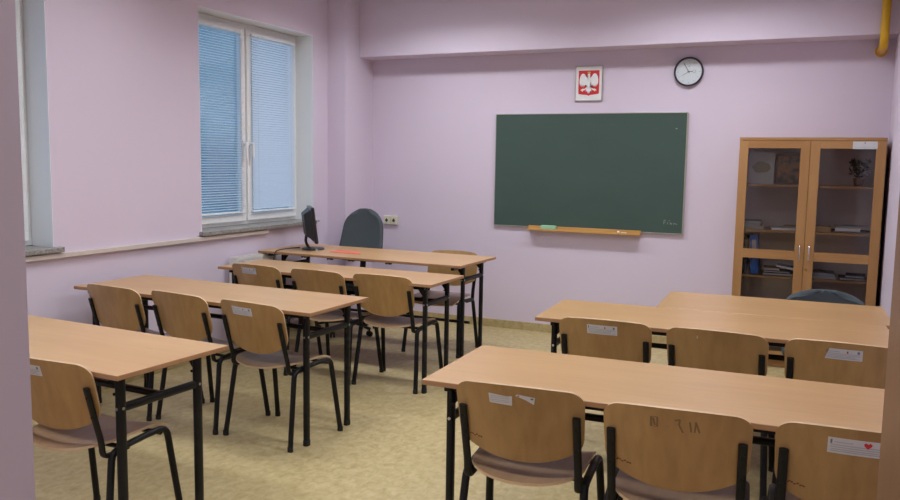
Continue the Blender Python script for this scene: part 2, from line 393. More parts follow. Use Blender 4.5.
# ------------------------------------------------------------------ desks
def make_desk(name, label, x, y, th, w, d, h, right=True, front=True, lowbar=False, clips=(), group=None, rail=None):
    """(x,y): the near corner, right or left; desk axes: +x to the right, +y towards the board"""
    sg = -1 if right else 1
    cx = x+sg*w/2*cos(th)-d/2*sin(th); cy = y+sg*w/2*sin(th)+d/2*cos(th)
    t = empty(name, label, 'desk', (cx, cy, 0), th, group)
    T = .020; a, b = w/2, d/2
    fs = bmesh.new(); f = box(fs, -a, a, -b, b, h-T, h, mi=1); 
    for k in f:
        if abs(k.calc_center_median().z-h) < 1e-4: k.material_index = 0
    link('tabletop', fs, [DESK, DEDGE], t, bevel=.0025)
    ix, jn, jf = .085, (.235 if lowbar else .085), .10
    rz = rail or .605
    for sx in (-1, 1):
        for yy in (-b+jn, b-jf):
            lb = bmesh.new(); xx = sx*(a-ix)
            sweep(lb, [(xx, yy, .012), (xx, yy, h-T-.001)], .0145, .0195, side=(1, 0, 0), n=16, power=.7)
            leg = link('leg', lb, BLACK, t, smooth=50)
            fb = bmesh.new(); sweep(fb, [(xx, yy, 0), (xx, yy, .03)], .016, .021, n=16, power=.7)
            link('foot_cap', fb, RUB, leg, smooth=50)
            gb = bmesh.new()
            prism(gb, [(0, 0), (-sx*.085, 0), (-sx*.07, -.012), (0, -.10)], lambda u, v, w_, xx=xx, yy=yy: (xx+u, yy-.0015+w_, h-T-.001+v), .003)
            cyl(gb, (xx-sx*.014, yy-.019, h-.10), (xx-sx*.014, yy-.014, h-.10), .006, n=10)
            link('gusset', gb, BLACK, leg)
            bb = bmesh.new(); cyl(bb, (xx, yy-.0175, rz), (xx, yy-.0215, rz), .006, n=10); cyl(bb, (xx+sx*.012, yy, rz), (xx+sx*.016, yy, rz), .006, n=10)
            link('bolt', bb, STEEL, leg, smooth=40)
        sb = bmesh.new(); xx = sx*(a-ix); sweep(sb, [(xx, -b+jn+.015, rz), (xx, b-jf-.015, rz)], .012, .017, side=(1, 0, 0), n=14, power=.7)
        link('side_rail', sb, BLACK, t, smooth=50)
        tb = bmesh.new(); box(tb, xx-.012, xx+.012, -b+.04, b-.04, h-T-.026, h-T-.001); link('top_rail', tb, BLACK, t, bevel=.003)
    lb = bmesh.new(); sweep(lb, [(-a+ix+.01, .0, rz), (a-ix-.01, .0, rz)], .017, .013, side=(0, 1, 0), n=14, power=.7)
    link('long_rail', lb, BLACK, t, smooth=50)
    if front:
     nb = bmesh.new(); box(nb, -a+ix, a-ix, -b+jn-.012, -b+jn+.012, h-T-.032, h-T-.001); link('front_rail', nb, BLACK, t, bevel=.003)
    if lowbar:
        lb = bmesh.new(); sweep(lb, [(-a+ix, .02, .30), (a-ix, .02, .30)], .015, .011, side=(0, 1, 0), n=14, power=.7)
        link('foot_rail', lb, BLACK, t, smooth=50)
    for cxp in clips:
        kb = bmesh.new()
        box(kb, cxp-.03, cxp+.03, -b+.20, -b+.24, h-T-.012, h-T-.001)
        for s in (-1, 1):
            M = Matrix.Translation((cxp+s*.02, -b+.22, h-T-.024)) @ Matrix.Rotation(s*.5, 4, 'Y')
            box(kb, -.007, .007, -.02, .02, -.018, .016, M=M)
        link('cable_clip', kb, BLACK, t, bevel=.002)
    return t
make_desk('school_desk', 'long beech desk at the front left, nearest the doorway jamb', 2.000, -4.984, -.046, 1.78, .585, .761)
make_desk('school_desk', 'long beech desk in the left row, second from the doorway, three chairs tucked in', 1.904, -3.606, -.026, 1.78, .586, .758)
make_desk('school_desk', 'long beech desk in the left row directly in front of the desk with the monitor', 2.028, -2.400, -.011, 1.78, .527, .757)
make_desk('computer_desk', 'beech desk at the far left carrying the black monitor', 1.922, -1.690, -.022, 1.870, .690, .796, front=False, lowbar=True, clips=(-.36, -.62, -.15, .20), rail=.655)
make_desk('school_desk', 'long beech desk in the right foreground, nearest the camera on the right', 3.006, -4.502, .025, 1.69, .634, .761, right=False)
make_desk('school_desk', 'long beech desk in the right row pushed against the set back desk', 2.985, -3.133, .036, 1.69, .610, .761, right=False)
make_desk('teacher_desk', 'beech desk on the right nearest the glass cabinet, set back from the row', 3.494, -2.497, .030, 1.20, .630, .761, right=False)

# ------------------------------------------------------------------ school chairs
def backrest_fn(u, v):
    # u -1..1 across, v 0..1 upward
    W = .232
    if v > .78:
        q = (v-.78)/.22; wv = W-.064+.064*sqrt(max(0, 1-q*q))
    elif v < .25:
        q = (.25-v)/.25; wv = W-.020*q**2-.004
    else: wv = W-.004*(.78-v)/.53
    x = u*wv
    zt = .803-.008*u*u
    zb = .508+.058*abs(u)**2.2
    z = zb+(zt-zb)*v
    s = (z-.50)
    y = -.212-.24*s-.10*s*s+.034*(x/.22)**2
    return (x, y, z)
def seat_fn(u, v):
    # v 0 rear .. 1 front, rounded rear like a half ellipse
    hl, W_ = .455, .208
    if v < .40:
        q = 1-v/.40; wv = W_*(1-q**2.6)**.45 if q < 1 else 0; wv = max(wv, .04)
    elif v > .88: q = (v-.88)/.12; wv = W_*(1-.12*q*q)
    else: wv = W_
    x, y = u*wv, -.250+v*hl
    z = .450+.014*(x/.2)**2
    if v > .72: z -= .040*((v-.72)/.28)**2
    if v < .2: z -= .004*((.2-v)/.2)**2
    return (x, y, z)
def sticker_bm(w, h, torn=False, heart=False):
    """label with printed lines, in the x-z plane, facing -y"""
    bm = bmesh.new()
    def pl(x0, x1, z0, z1, mi, o, M=None): box(bm, x0, x1, -o, 0, z0, z1, mi=mi, M=M)
    if torn:
        M1 = Matrix.Translation((-.03*w/.15, 0, -.004)) @ Matrix.Rotation(-.03, 4, 'Y'); M2 = Matrix.Translation((.052*w/.15, 0, .004)) @ Matrix.Rotation(.05, 4, 'Y')
        pts = [(-.045, -.016), (.038, -.021), (.041, .016), (.02, .0135), (-.046, .020)]
        prism(bm, pts, lambda u, v, t: M1 @ Vector((u, -t, v)), .0006, 0)
        prism(bm, [(-.036, .010), (-.02, .006), (.0, .0), (.03, -.014), (.033, .013), (-.03, .017)], lambda u, v, t: M2 @ Vector((u, -t, v)), .0006, 0)
        for k, z in enumerate((.010, .003, -.005, -.011)): pl(-.040, .030, z, z+.002, 2, .0009, M1)
        pl(.018, .028, .004, .010, 1, .0009, M2); pl(-.028, -.021, .0095, .014, 3, .0009, M2)
        return bm
    pl(-w/2, w/2, -h/2, h/2, 0, .0006)
    pl(-w*.46, -w*.43, h*.12, h*.38, 1, .0009)
    for z, a, b in ((.20, -.40, -.10), (.02, -.46, .44), (-.12, -.46, .44), (-.26, -.44, .30), (-.38, -.46, .44)):
        pl(a*w, b*w, z*h, z*h+h*.06, 2, .0009)
    pl(w*.36, w*.42, h*.14, h*.36, 1, .0009)
    if heart:
        c = w*.13
        hp = [(0, -.011), (.010, .0), (.011, .006), (.006, .010), (0, .006), (-.006, .010), (-.011, .006), (-.010, .0)]
        prism(bm, [(a+c, b+h*.2) for a, b in hp], lambda u, v, t: (u, -t, v), .001, 3)
    else: pl(w*.08, w*.12, h*.14, h*.34, 3, .0009)
    return bm
STK = [STICK, INK, FAINT, RED]
def make_chair():
    t = empty('school_chair', 'x', 'chair')
    us = [-1+2*k/22 for k in range(23)]
    vs = [0, .03, .07, .12, .18, .25, .35, .45, .55, .65, .73, .80, .84, .88, .915, .945, .97, .985, .9965]
    bm = bmesh.new(); sheet(bm, grid_from(backrest_fn, us, vs), -.009, 0, 1)
    back = link('backrest', bm, [PLY, PLYE], t, smooth=40)
    bm = bmesh.new(); vs2 = [0, .004, .012, .025, .045, .07, .1, .14, .18, .23, .28, .34, .4, .48, .56, .64, .72, .78, .84, .88, .92, .96, 1]; sheet(bm, grid_from(seat_fn, us, vs2), -.010, 0, 1)
    link('seat', bm, [SEATM, PLYE], t, smooth=40)
    a, b = .0155, .0110
    for s in (-1, 1):
        xt, xb = s*.220, s*.243
        rear = [(xb, -.205, .012), (xt, -.145, .418), (xt, -.08, .428)]
        front = [(xt, .05, .436), (xt, .155, .436), (xb, .215, .012)]
        for pts, nme in ((rear, 'leg'), (front, 'leg')):
            bm = bmesh.new(); sweep(bm, fillet(pts, .045, 8), a, b+.002, side=(1, 0, 0)); leg = link('leg', bm, BLACK, t, smooth=60)
            p = pts[0] if pts is rear else pts[-1]
            bm = bmesh.new(); sweep(bm, [(p[0], p[1], 0), (p[0], p[1], .026)], a+.0015, b+.0035, n=14); link('foot_cap', bm, RUB, leg, smooth=60)
        bm = bmesh.new(); sweep(bm, [(xt, -.08, .428), (xt, .05, .436)], a, b+.002); link('side_rail', bm, BLACK, t, smooth=60)
        # upright: bracket on the rear of the backrest, down, then forward under the seat
        xo = s*.205
        def yb(z): q = z-.5; return -.212-.24*q-.10*q*q+.034*(.205/.22)**2-.0095
        pts = [(xo, yb(.70), .70), (xo, yb(.60), .60), (xo, yb(.47)+.006, .47), (xo, -.175, .408), (xo, -.05, .412)]
        bm = bmesh.new(); sweep(bm, fillet(pts, .05, 8), .0145, .0085, side=(1, 0, 0), power=.8)
        up = link('back_upright', bm, BLACK, t, smooth=60)
        for z in (.66, .58):
            bm = bmesh.new(); cyl(bm, (xo, yb(z)-.011, z), (xo, yb(z)-.007, z), .006, n=10); link('rivet', bm, BLACK, up, smooth=40)
    for yy, zz in ((-.07, .418), (.12, .420)):
        bm = bmesh.new(); sweep(bm, [(-.222, yy, zz), (.222, yy, zz)], .011, .009, side=(0, 1, 0)); link('crossbar', bm, BLACK, t, smooth=60)
    return t
proto = make_chair()
# name key: centre of the backrest at height .75, turn, label, sticker (u offset, w, h, torn, heart, dz)
CH = [
 ('A1', 1.655, -5.035, .035, 'wooden school chair at the nearest left desk, partly hidden by the jamb', 'chairs at the nearest left desk', (-.055, .15, .042, 0, 0, .020)),
 ('B1', .505, -3.640, -.08, 'wooden school chair in the left row closest to the window wall, no sticker', 'chairs at the second left desk', None),
 ('B2', 1.010, -3.640, -.12, 'wooden school chair between two others at the second left desk, no sticker', 'chairs at the second left desk', None),
 ('B3', 1.552, -3.680, -.12, 'wooden chair at the aisle end of the second left desk, white sticker on its back', 'chairs at the second left desk', (-.035, .15, .045, 0, 0, .026)),
 ('C1', .608, -2.425, -.08, 'wooden school chair beside the radiator, white sticker on its back', 'chairs at the third left desk', (-.035, .14, .045, 0, 0, .02)),
 ('C2', 1.145, -2.440, -.07, 'middle wooden school chair at the desk in front of the monitor desk', 'chairs at the third left desk', None),
 ('C3', 1.655, -2.420, -.01, 'wooden school chair at the aisle end of the desk in front of the monitor desk', 'chairs at the third left desk', None),
 ('E1', 3.393, -4.545, .07, 'nearest right row wooden school chair beside the aisle, torn white sticker on its back', 'chairs at the nearest right desk', (-.022, .16, .045, 1, 0, .022)),
 ('E2', 3.930, -4.560, .07, 'middle wooden school chair in the right foreground, faint pencil scribble on its back', 'chairs at the nearest right desk', 'scribble'),
 ('E3', 4.455, -4.515, .05, 'wooden school chair at bottom right with a heart on its white sticker', 'chairs at the nearest right desk', (-.002, .17, .052, 0, 1, .026)),
 ('F1', 3.370, -3.225, .03, 'wooden chair at the aisle end of the second right desk, sticker on its back', 'chairs at the second right desk', (-.005, .15, .048, 0, 0, .022)),
 ('F2', 3.900, -3.230, -.04, 'middle wooden school chair at the second right desk, tiny pale chip on its back', 'chairs at the second right desk', 'chip'),
 ('F3', 4.430, -3.225, -.02, 'wooden chair at the second right desk, rightmost, cut corner on its sticker', 'chairs at the second right desk', (.01, .15, .05, 0, 0, .022)),
]
def surf(x, z):
    q = z-.5; return -.212-.24*q-.10*q*q+.034*(x/.22)**2
def find(o, n): return [c for c in o.children if c.name.split('.')[0] == n][0]
OBS = [proto]+[copy_tree(proto) for _ in range(len(CH))]
for (key, bx, by, yaw, label, grp, st), o in zip(CH, OBS):
    off = .272
    o.location = (bx-off*sin(yaw), by+off*cos(yaw), 0); o.rotation_euler = (0, 0, yaw)
    tag(o, label, 'chair', grp)
    back = find(o, 'backrest')
    if key[0] == 'E':
        bm = bmesh.new(); px_ = -.188
        for k in range(6):
            x0, z0, x1, z1 = px_+k*.0085, .586+.004*(k % 2)-.0012*k, px_+k*.0085+.007, .592-.003*(k % 3)-.0012*k
            sweep(bm, [(x0, surf(x0, z0)-.0004, z0), (x1, surf(x1, z1)-.0004, z1)], .0022, .0005, side=(0, 0, 1), n=6)
        tag(link('brand_stamp', bm, STAMP, back), 'small worn dark red stamp')
    if st == 'scribble':
        bm = bmesh.new()
        strokes = [[(-.075, 0), (-.075, -.035), (-.055, -.035), (-.055, 0), (-.072, 0)], [(-.068, -.005), (-.062, -.03)], [(-.025, -.028), (-.018, -.028)],
                   [(.0, -.005), (.015, 0), (.012, -.02)], [(.012, -.018), (.025, -.045)], [(.045, -.005), (.05, -.04)], [(.06, -.04), (.063, -.003), (.075, -.04)]]
        for s_ in strokes:
            for (u0, v0), (u1, v1) in zip(s_, s_[1:]):
                p = [Vector((u, surf(u, .768+v)-.0006, .768+v)) for u, v in ((u0, v0), (u1, v1))]
                sweep(bm, p, .0028, .0005, side=(1, 0, .001), n=6)
        s_ = link('scribble', bm, SMUDGE, back); tag(s_, 'faint pencil scribble')
    elif st == 'chip':
        bm = bmesh.new(); z = .762; box(bm, -.083, -.078, surf(-.08, z)-.0016, surf(-.08, z)+.002, z-.008, z+.008); tag(link('chip', bm, PALE, back), 'tiny pale chip')
    elif st:
        u, w, h, torn, heart, dz = st; z = .794-dz-h/2
        bm = sticker_bm(w, h, torn, heart)
        if key == 'F3':
            for v in bm.verts:
                if v.co.x < -w*.49 and v.co.z > h*.4: v.co.x += w*.12
        # lay it on the curved back
        bmesh.ops.subdivide_edges(bm, edges=[e for e in bm.edges if e.calc_length() > .03], cuts=4, use_grid_fill=True)
        for v in bm.verts:
            xx, zz = v.co.x+u, v.co.z+z; v.co = Vector((xx, surf(xx, zz)-.0004+v.co.y, zz))
        tag(link('inventory_sticker', bm, STK, back), 'white paper sticker')
# chair behind the monitor desk, facing the class
o = OBS[-1]; o.location = (1.50, -1.10, 0); o.rotation_euler = (0, 0, pi+.02)
tag(o, 'wooden school chair behind the monitor desk, facing the class', 'chair')

# ------------------------------------------------------------------ upholstered swivel chairs
def swivel(label, loc, rz, seat_z, back_z0, back_z1, w0, w1, yb=.235, phase=.3):
    t = empty('swivel_chair', label, 'chair', loc, rz)
    def bf(u, v):                       # back, faces +y ... back side at -y
        if v < .15: q = (.15-v)/.15; ww = w0*(1-.25*q*q)
        else:
            q = (v-.15)/.85; ww = w0+(w1-w0)*q
            if q > .55: k = (q-.55)/.45; ww *= max(.30, sqrt(max(0, 1-(k**2.4))))
        z = back_z0+(back_z1-back_z0)*v
        return (u*ww, -yb-.10*v*(back_z1-back_z0)/.4+.035*(u*u)-.02*sin(v*pi), z)
    bm = bmesh.new(); sheet(bm, grid_from(bf, [-1+2*k/16 for k in range(17)], [0, .03, .07, .12, .2, .3, .4, .5, .6, .7, .78, .85, .9, .94, .97, .99]), -.045)
    o = link('backrest', bm, GREY, t, smooth=True, bevel=0)
    m = o.modifiers.new('round', 'SUBSURF'); m.levels = 1; m.render_levels = 1
    def sf(u, v):
        k = abs(2*v-1); ww = .23*(1-.22*k**4); return (u*ww, -.22+v*.45, seat_z+.008*(1-u*u)-.015*max(0, v-.8)/.2)
    bm = bmesh.new(); sheet(bm, grid_from(sf, [-1+2*k/12 for k in range(13)], [k/12 for k in range(13)]), -.055)
    o = link('seat', bm, GREY, t, smooth=True); m = o.modifiers.new('round', 'SUBSURF'); m.levels = 1; m.render_levels = 1
    bm = bmesh.new(); sweep(bm, fillet([(0, .02, seat_z-.062), (0, -.25, seat_z-.07), (0, -yb-.075, back_z0+.12)], .08, 8), .03, .006); link('back_bracket', bm, DPL, t, smooth=50)
    bm = bmesh.new(); cyl(bm, (0, 0, .10), (0, 0, seat_z-.07), .025, n=20); box(bm, -.09, .09, -.09, .09, seat_z-.075, seat_z-.05); link('column', bm, DPL, t, smooth=40)
    bm = bmesh.new(); cyl(bm, (0, 0, .06), (0, 0, .12), .045, .035, 20)
    P = []
    for k in range(5):
        a = phase+k*2*pi/5; e = (cos(a)*.28, sin(a)*.28); P.append(e)
        sweep(bm, [(0, 0, .10), (e[0]*.6, e[1]*.6, .088), (e[0], e[1], .068)], .018, .013, side=(-sin(a), cos(a), 0), n=10)
    link('star_base', bm, DPL, t, smooth=50)
    for e in P:
        bm = bmesh.new(); a = random.random()*6; n = Vector((cos(a), sin(a), 0))
        for s in (-1, 1):
            c = Vector((e[0], e[1], .025))+n*s*.014; cyl(bm, c-n*.008, c+n*.008, .025, n=18)
        cyl(bm, (e[0], e[1], .03), (e[0], e[1], .066), .008, n=10)
        link('caster', bm, RUB, t, smooth=40)
    return t
swivel('grey upholstered swivel chair with a high back behind the monitor desk', (.455, -.87, 0), pi+.05, .47, .62, 1.115, .235, .20)
swivel('grey upholstered swivel chair behind the right desk, only its low rounded top showing', (4.37, -1.60, 0), pi-.03, .44, .50, .775, .27, .235, yb=.20)

# ------------------------------------------------------------------ monitor, cable, folder
t = empty('computer_monitor', 'black flat monitor seen edge on at the left end of the far left desk', 'monitor', (.380, -1.32, .7965), radians(-50))
# local +y is the way the screen faces
tilt = Matrix.Translation((0, 0, .08)) @ Matrix.Rotation(radians(-13), 4, 'X').inverted()
bm = bmesh.new(); cyl(bm, (0, .0, 0), (0, .0, .012), .098, .09, 36)
for v in bm.verts: v.co.x *= 1.15
link('base', bm, MON, t, smooth=40)
bm = bmesh.new(); sweep(bm, fillet([(0, -.03, .008), (0, -.065, .06), (0, -.05, .17)], .04), .028, .012); link('stand', bm, MON, t, smooth=50)
Mm = Matrix.Translation((0, 0, .06)) @ Matrix.Rotation(radians(7), 4, 'X')
bm = bmesh.new(); box(bm, -.185, .185, .0, .028, .0, .305, M=Mm); sc = link('bezel', bm, MON, t, bevel=.006)
bm = bmesh.new(); box(bm, -.168, .168, .0275, .0292, .022, .288, M=Mm); link('screen', bm, SCR, t)
bm = bmesh.new()
A_ = [(-.165, .02), (.165, .02), (.165, .29), (-.165, .29)]; C_ = [(-.11, .07), (.11, .07), (.11, .255), (-.11, .255)]
va = [bm.verts.new(Mm @ Vector((x, .001, z))) for x, z in A_]; vc = [bm.verts.new(Mm @ Vector((x, -.060, z))) for x, z in C_]
bm.faces.new(va); bm.faces.new(vc[::-1])
for k in range(4): bm.faces.new((va[k], va[(k+1) % 4], vc[(k+1) % 4], vc[k]))
link('rear_housing', bm, DPL, t, bevel=.006)
bm = bmesh.new(); pts = fillet([(.30, -1.40, .812), (.25, -1.52, .812), (.235, -1.645, .806), (.235, -1.676, .77), (.24, -1.676, .64)], .06, 8)
sweep(bm, pts, .0045, .0045, side=(1, .1, 0), n=8)
tag(link('monitor_cable', bm, DPL, smooth=True), 'thin black cable running from the monitor over the desk edge', 'cable')
bm = bmesh.new(); prism(bm, [(.62, -1.44), (.93, -1.45), (.82, -1.30), (.61, -1.29)], lambda u, v, w: (u, v, .7965+w), .003)
tag(link('red_folder', bm, REDP), 'red paper folder lying on the monitor desk', 'folder')

# ------------------------------------------------------------------ chalkboard wall
t = empty('chalkboard', 'large dark green chalkboard on the front wall', 'chalkboard', (2.3915, 0, 1.4885))
hw, hh = .8585, .5105
bm = bmesh.new(); box(bm, -hw, hw, -.022, -.002, -hh, hh); link('panel', bm, BOARD, t)
bm = bmesh.new()
for a in ((-hw-.006, hw+.006, -.026, -.001, hh, hh+.008), (-hw-.006, hw+.006, -.026, -.001, -hh-.006, -hh), (-hw-.006, -hw, -.026, -.001, -hh, hh), (hw, hw+.012, -.026, -.001, -hh, hh)): box(bm, *a)
link('frame', bm, ALU, t, bevel=.002)
bm = bmesh.new()
ox, oz = .745, -.435
sq = [[(0, 0), (0, .035), (.018, .035)], [(0, .018), (.014, .018)], [(.03, .0), (.032, .02)], [(.04, .03), (.05, .036)], [(.05, .0), (.056, .018), (.064, .0), (.07, .014)], [(.08, .0), (.09, .014), (.1, .004), (.112, .006)]]
for s_ in sq:
    for p, q in zip(s_, s_[1:]): sweep(bm, [(ox+p[0]-.04, -.0222, oz+p[1]), (ox+q[0]-.04, -.0222, oz+q[1])], .0022, .0006, side=(1, 0, .01), n=6)
box(bm, hw-.09, hw-.075, -.0226, -.0220, .376, .384)
tag(link('chalk_writing', bm, CHALKY, t), 'small faint chalk scrawl in the lower right corner')
bm = bmesh.new(); box(bm, 1.875, 2.905, -.085, -.001, .948, .958); box(bm, 1.875, 2.905, -.085, -.079, .956, .966); box(bm, 1.875, 2.905, -.030, -.001, .956, .988)
TR = tag(link('chalk_tray', bm, TRAYM, bevel=.002), 'long varnished wooden chalk tray under the chalkboard', 'tray')
bm = bmesh.new(); box(bm, 2.005, 2.150, -.077, -.032, .9585, .998); tag(link('sponge', bm, SPONGE, bevel=.008, seg=3), 'pale green board sponge on the chalk tray', 'sponge')
for k, (x, y, l, a, lb) in enumerate(((2.715, -.060, .018, .3, 'short lump of white chalk on the tray, the left one'), (2.765, -.060, .045, .05, 'thin stick of white chalk on the tray, the right one'))):
    bm = bmesh.new(); d = Vector((cos(a), sin(a), 0))*l/2; r_ = .0105 if k == 0 else .005
    z_ = .9585+r_ + (.012 if False else 0)
    cyl(bm, Vector((x, y, z_))-d, Vector((x, y, z_))+d, r_, n=12)
    tag(link('chalk_stick', bm, CHALK, smooth=40), lb, 'chalk', 'chalk on the tray')

# emblem
t = empty('wall_emblem', 'white framed red shield with a white crowned eagle above the chalkboard', 'emblem', (2.393, 0, 2.265))
bm = bmesh.new(); box(bm, -.119, .119, -.012, -.001, -.150, .150); link('sheet', bm, WHITE, t)
bm = bmesh.new()
for a in ((-.122, .122, -.017, -.001, .147, .153), (-.122, .122, -.017, -.001, -.153, -.147), (-.122, -.117, -.017, -.001, -.147, .147), (.117, .122, -.017, -.001, -.147, .147)): box(bm, *a)
link('frame', bm, ALU, t)
fr = lambda y: (lambda u, v, w: (u, y-w, v))
bm = bmesh.new()
sh = [(-.093, .112), (.093, .112), (.093, -.082), (.088, -.092), (.06, -.096), (.03, -.097), (.012, -.101), (0, -.108), (-.012, -.101), (-.03, -.097), (-.06, -.096), (-.088, -.092), (-.093, -.082)]
prism(bm, sh, fr(-.012), .001); link('shield', bm, RED, t)
bm = bmesh.new()
wing = [(.010, .038), (.018, .052), (.028, .062), (.036, .078), (.050, .086), (.064, .082), (.074, .068), (.081, .050), (.084, .028), (.083, .004), (.078, -.018), (.074, -.004), (.070, -.028), (.065, -.010), (.060, -.034), (.055, -.014), (.049, -.036), (.044, -.014), (.037, -.030), (.033, -.010), (.024, -.018), (.012, -.020), (0, -.022), (0, .040)]
prism(bm, wing, fr(-.013), .0012); prism(bm, [(-a, b) for a, b in wing][::-1], fr(-.013), .0012)
head = [(.011, .030), (.012, .052), (.010, .066), (.012, .078), (.006, .086), (-.004, .085), (-.008, .079), (-.018, .073), (-.010, .071), (-.006, .064), (-.010, .052), (-.011, .030)]
prism(bm, head, fr(-.013), .0014)
body = [(-.020, .030), (.020, .030), (.019, .0), (.012, -.026), (.020, -.046), (.026, -.070), (.014, -.066), (.010, -.084), (.004, -.074), (0, -.090), (-.004, -.074), (-.010, -.084), (-.014, -.066), (-.026, -.070), (-.020, -.046), (-.012, -.026), (-.019, .0)]
prism(bm, body, fr(-.013), .0014)
leg_ = [(.012, -.022), (.026, -.038), (.040, -.048), (.052, -.044), (.056, -.050), (.066, -.048), (.064, -.056), (.072, -.062), (.060, -.064), (.056, -.072), (.050, -.062), (.038, -.060), (.022, -.048), (.008, -.030)]
prism(bm, leg_, fr(-.013), .0013); prism(bm, [(-a, b) for a, b in leg_][::-1], fr(-.013), .0013)
link('eagle', bm, WHITE, t)
bm = bmesh.new()
prism(bm, [(-.012, .087), (.012, .087), (.014, .102), (.007, .096), (0, .105), (-.007, .096), (-.014, .102)], fr(-.013), .0016)
prism(bm, [(-.018, .074), (-.008, .078), (-.009, .071)], fr(-.0142), .0006)
for s in (-1, 1):
    for q in ((.066, -.050), (.062, -.064), (.050, -.066)): prism(bm, [(s*(q[0]-.004), q[1]-.004), (s*(q[0]+.004), q[1]-.003), (s*q[0], q[1]+.004)], fr(-.0142), .0006)
link('gold_details', bm, GOLD, t)

# clock
t = empty('wall_clock', 'round wall clock with a dark rim high on the front wall', 'clock', (3.245, 0, 2.340))
bm = bmesh.new(); n = 56; prof = [(.120, 0), (.122, .02), (.120, .032), (.112, .036), (.107, .030), (.107, .012)]
rings = [[bm.verts.new((r*cos(2*pi*k/n), -y-.001, r*sin(2*pi*k/n))) for k in range(n)] for r, y in prof]
for a, b in zip(rings, rings[1:]):
    for k in range(n): bm.faces.new((a[k], a[(k+1) % n], b[(k+1) % n], b[k]))
link('rim', bm, CLKRIM, t, smooth=50)
bm = bmesh.new(); cyl(bm, (0, -.002, 0), (0, -.014, 0), .108, n=56); link('dial', bm, CLKF, t)
bm = bmesh.new()
for k in range(12):
    a = k*pi/6; M = Matrix.Rotation(a, 4, 'Y'); L_ = .014 if k % 3 == 0 else .009
    box(bm, -.0018, .0018, -.0146, -.0138, .082, .082+L_, M=M)
box(bm, -.010, .010, -.0146, -.0138, .040, .044); box(bm, .002, .005, -.0146, -.0138, .044, .052)
link('hour_marks', bm, FAINT, t)
def hand(name, ang, l, w, y, mat, ring=False):
    M = Matrix.Rotation(radians(ang), 4, 'Y'); bm = bmesh.new(); box(bm, -w, w, y, y+.001, -.012, l, M=M)
    if ring:
        c = M @ Vector((0, y, l+.012))
        for k in range(20):
            a0, a1 = 2*pi*k/20, 2*pi*(k+1)/20
            sweep(bm, [c+Vector((cos(a0), 0, sin(a0)))*.012, c+Vector((cos(a1), 0, sin(a1)))*.012], .002, .001, side=(0, 1, 0), n=6)
    link(name, bm, mat, t)
hand('hour_hand', 88, .032, .0028, -.018, INK, True)
hand('minute_hand', -31, .082, .0028, -.020, INK)
hand('second_hand', -120, .070, .0010, -.022, INK)
bm = bmesh.new(); cyl(bm, (0, -.013, 0), (0, -.024, 0), .006, n=16); link('hub', bm, INK, t)

# sockets
t = empty('wall_socket', 'cream double power socket on the front wall right of the swivel chair', 'socket', (.4215, 0, .970))
for s in (-1, 1):
    bm = bmesh.new(); box(bm, s*.040-.038, s*.040+.038, -.028, -.001, -.045, .045); f = link('socket_box', bm, CREAM, t, bevel=.008, seg=3)
    bm = bmesh.new(); cyl(bm, (s*.040, -.030, 0), (s*.040, -.026, 0), .026, n=28); link('socket_well', bm, CREAM, f, smooth=40)
    bm = bmesh.new()
    for u, v in ((-.010, 0), (.010, 0), (0, .016)): cyl(bm, (s*.040+u, -.0305, v), (s*.040+u, -.0295, v), .0045, n=10)
    cyl(bm, (s*.040, -.0302, -.002), (s*.040, -.0298, -.002), .016, n=20)
    link('pin_holes', bm, HOLE, f)
# small hook on the window-side wall
bm = bmesh.new(); cyl(bm, (.001, -.70, .985), (.035, -.70, .985), .005, n=10); cyl(bm, (.03, -.70, .985), (.036, -.70, .985), .010, n=12)
tag(link('wall_hook', bm, STEEL, smooth=40), 'tiny metal peg on the wall right of the far window sill', 'hook')

# gas pipe
bm = bmesh.new()
sweep(bm, fillet([(4.665, -.31, H), (4.665, -.31, 2.45), (4.665, -.005, 2.45)], .085, 12), .030, .030, n=20)
t = tag(link('gas_pipe', bm, YEL, smooth=True), 'yellow painted pipe running down the beam in the top right corner', 'pipe')
bm = bmesh.new(); cyl(bm, (4.665, -.016, 2.45), (4.665, -.001, 2.45), .042, n=24); link('wall_collar', bm, YEL, t, smooth=40)

# ------------------------------------------------------------------ glass fronted cabinet
CX0, CX1, CY, CT = 3.714, 4.727, -.42, 1.784
t = empty('display_cabinet', 'tall orange brown wooden cabinet with two glass doors in the right corner', 'cabinet', ((CX0+CX1)/2, -.21, 0))
w2 = (CX1-CX0)/2; yF, yBk = CY+.21+.022, .20
for s in (-1, 1):
    bm = bmesh.new(); box(bm, *sorted((s*w2, s*(w2-.018))), yF, yBk, 0, CT-.022); link('side_panel', bm, CAB, t, bevel=.0015)
bm = bmesh.new(); box(bm, -w2, w2, yF-.024, yBk, CT-.022, CT); link('top_panel', bm, CABH, t, bevel=.0015)
bm = bmesh.new(); box(bm, -w2+.018, w2-.018, yF, yBk, .06, .078); link('bottom_panel', bm, CABH, t)
bm = bmesh.new(); box(bm, -w2+.018, w2-.018, yF+.02, yF+.036, 0, .06); link('plinth', bm, CABH, t)
bm = bmesh.new(); box(bm, -w2+.018, w2-.018, yBk-.006, yBk-.001, .078, CT-.022); link('back_panel', bm, plain('hardboard_back', (.60, .51, .49), .6), t)
bm = bmesh.new(); box(bm, -.009, .009, yF+.002, yBk-.006, .078, CT-.022); link('centre_panel', bm, CAB, t)
SH = [1.425, 1.073, .715, .38]
for z in SH:
    for s in (-1, 1):
        bm = bmesh.new(); a, b = sorted((s*.009, s*(w2-.018))); box(bm, a, b, yF+.012, yBk-.006, z-.018, z); link('shelf', bm, CABH, t, bevel=.001)
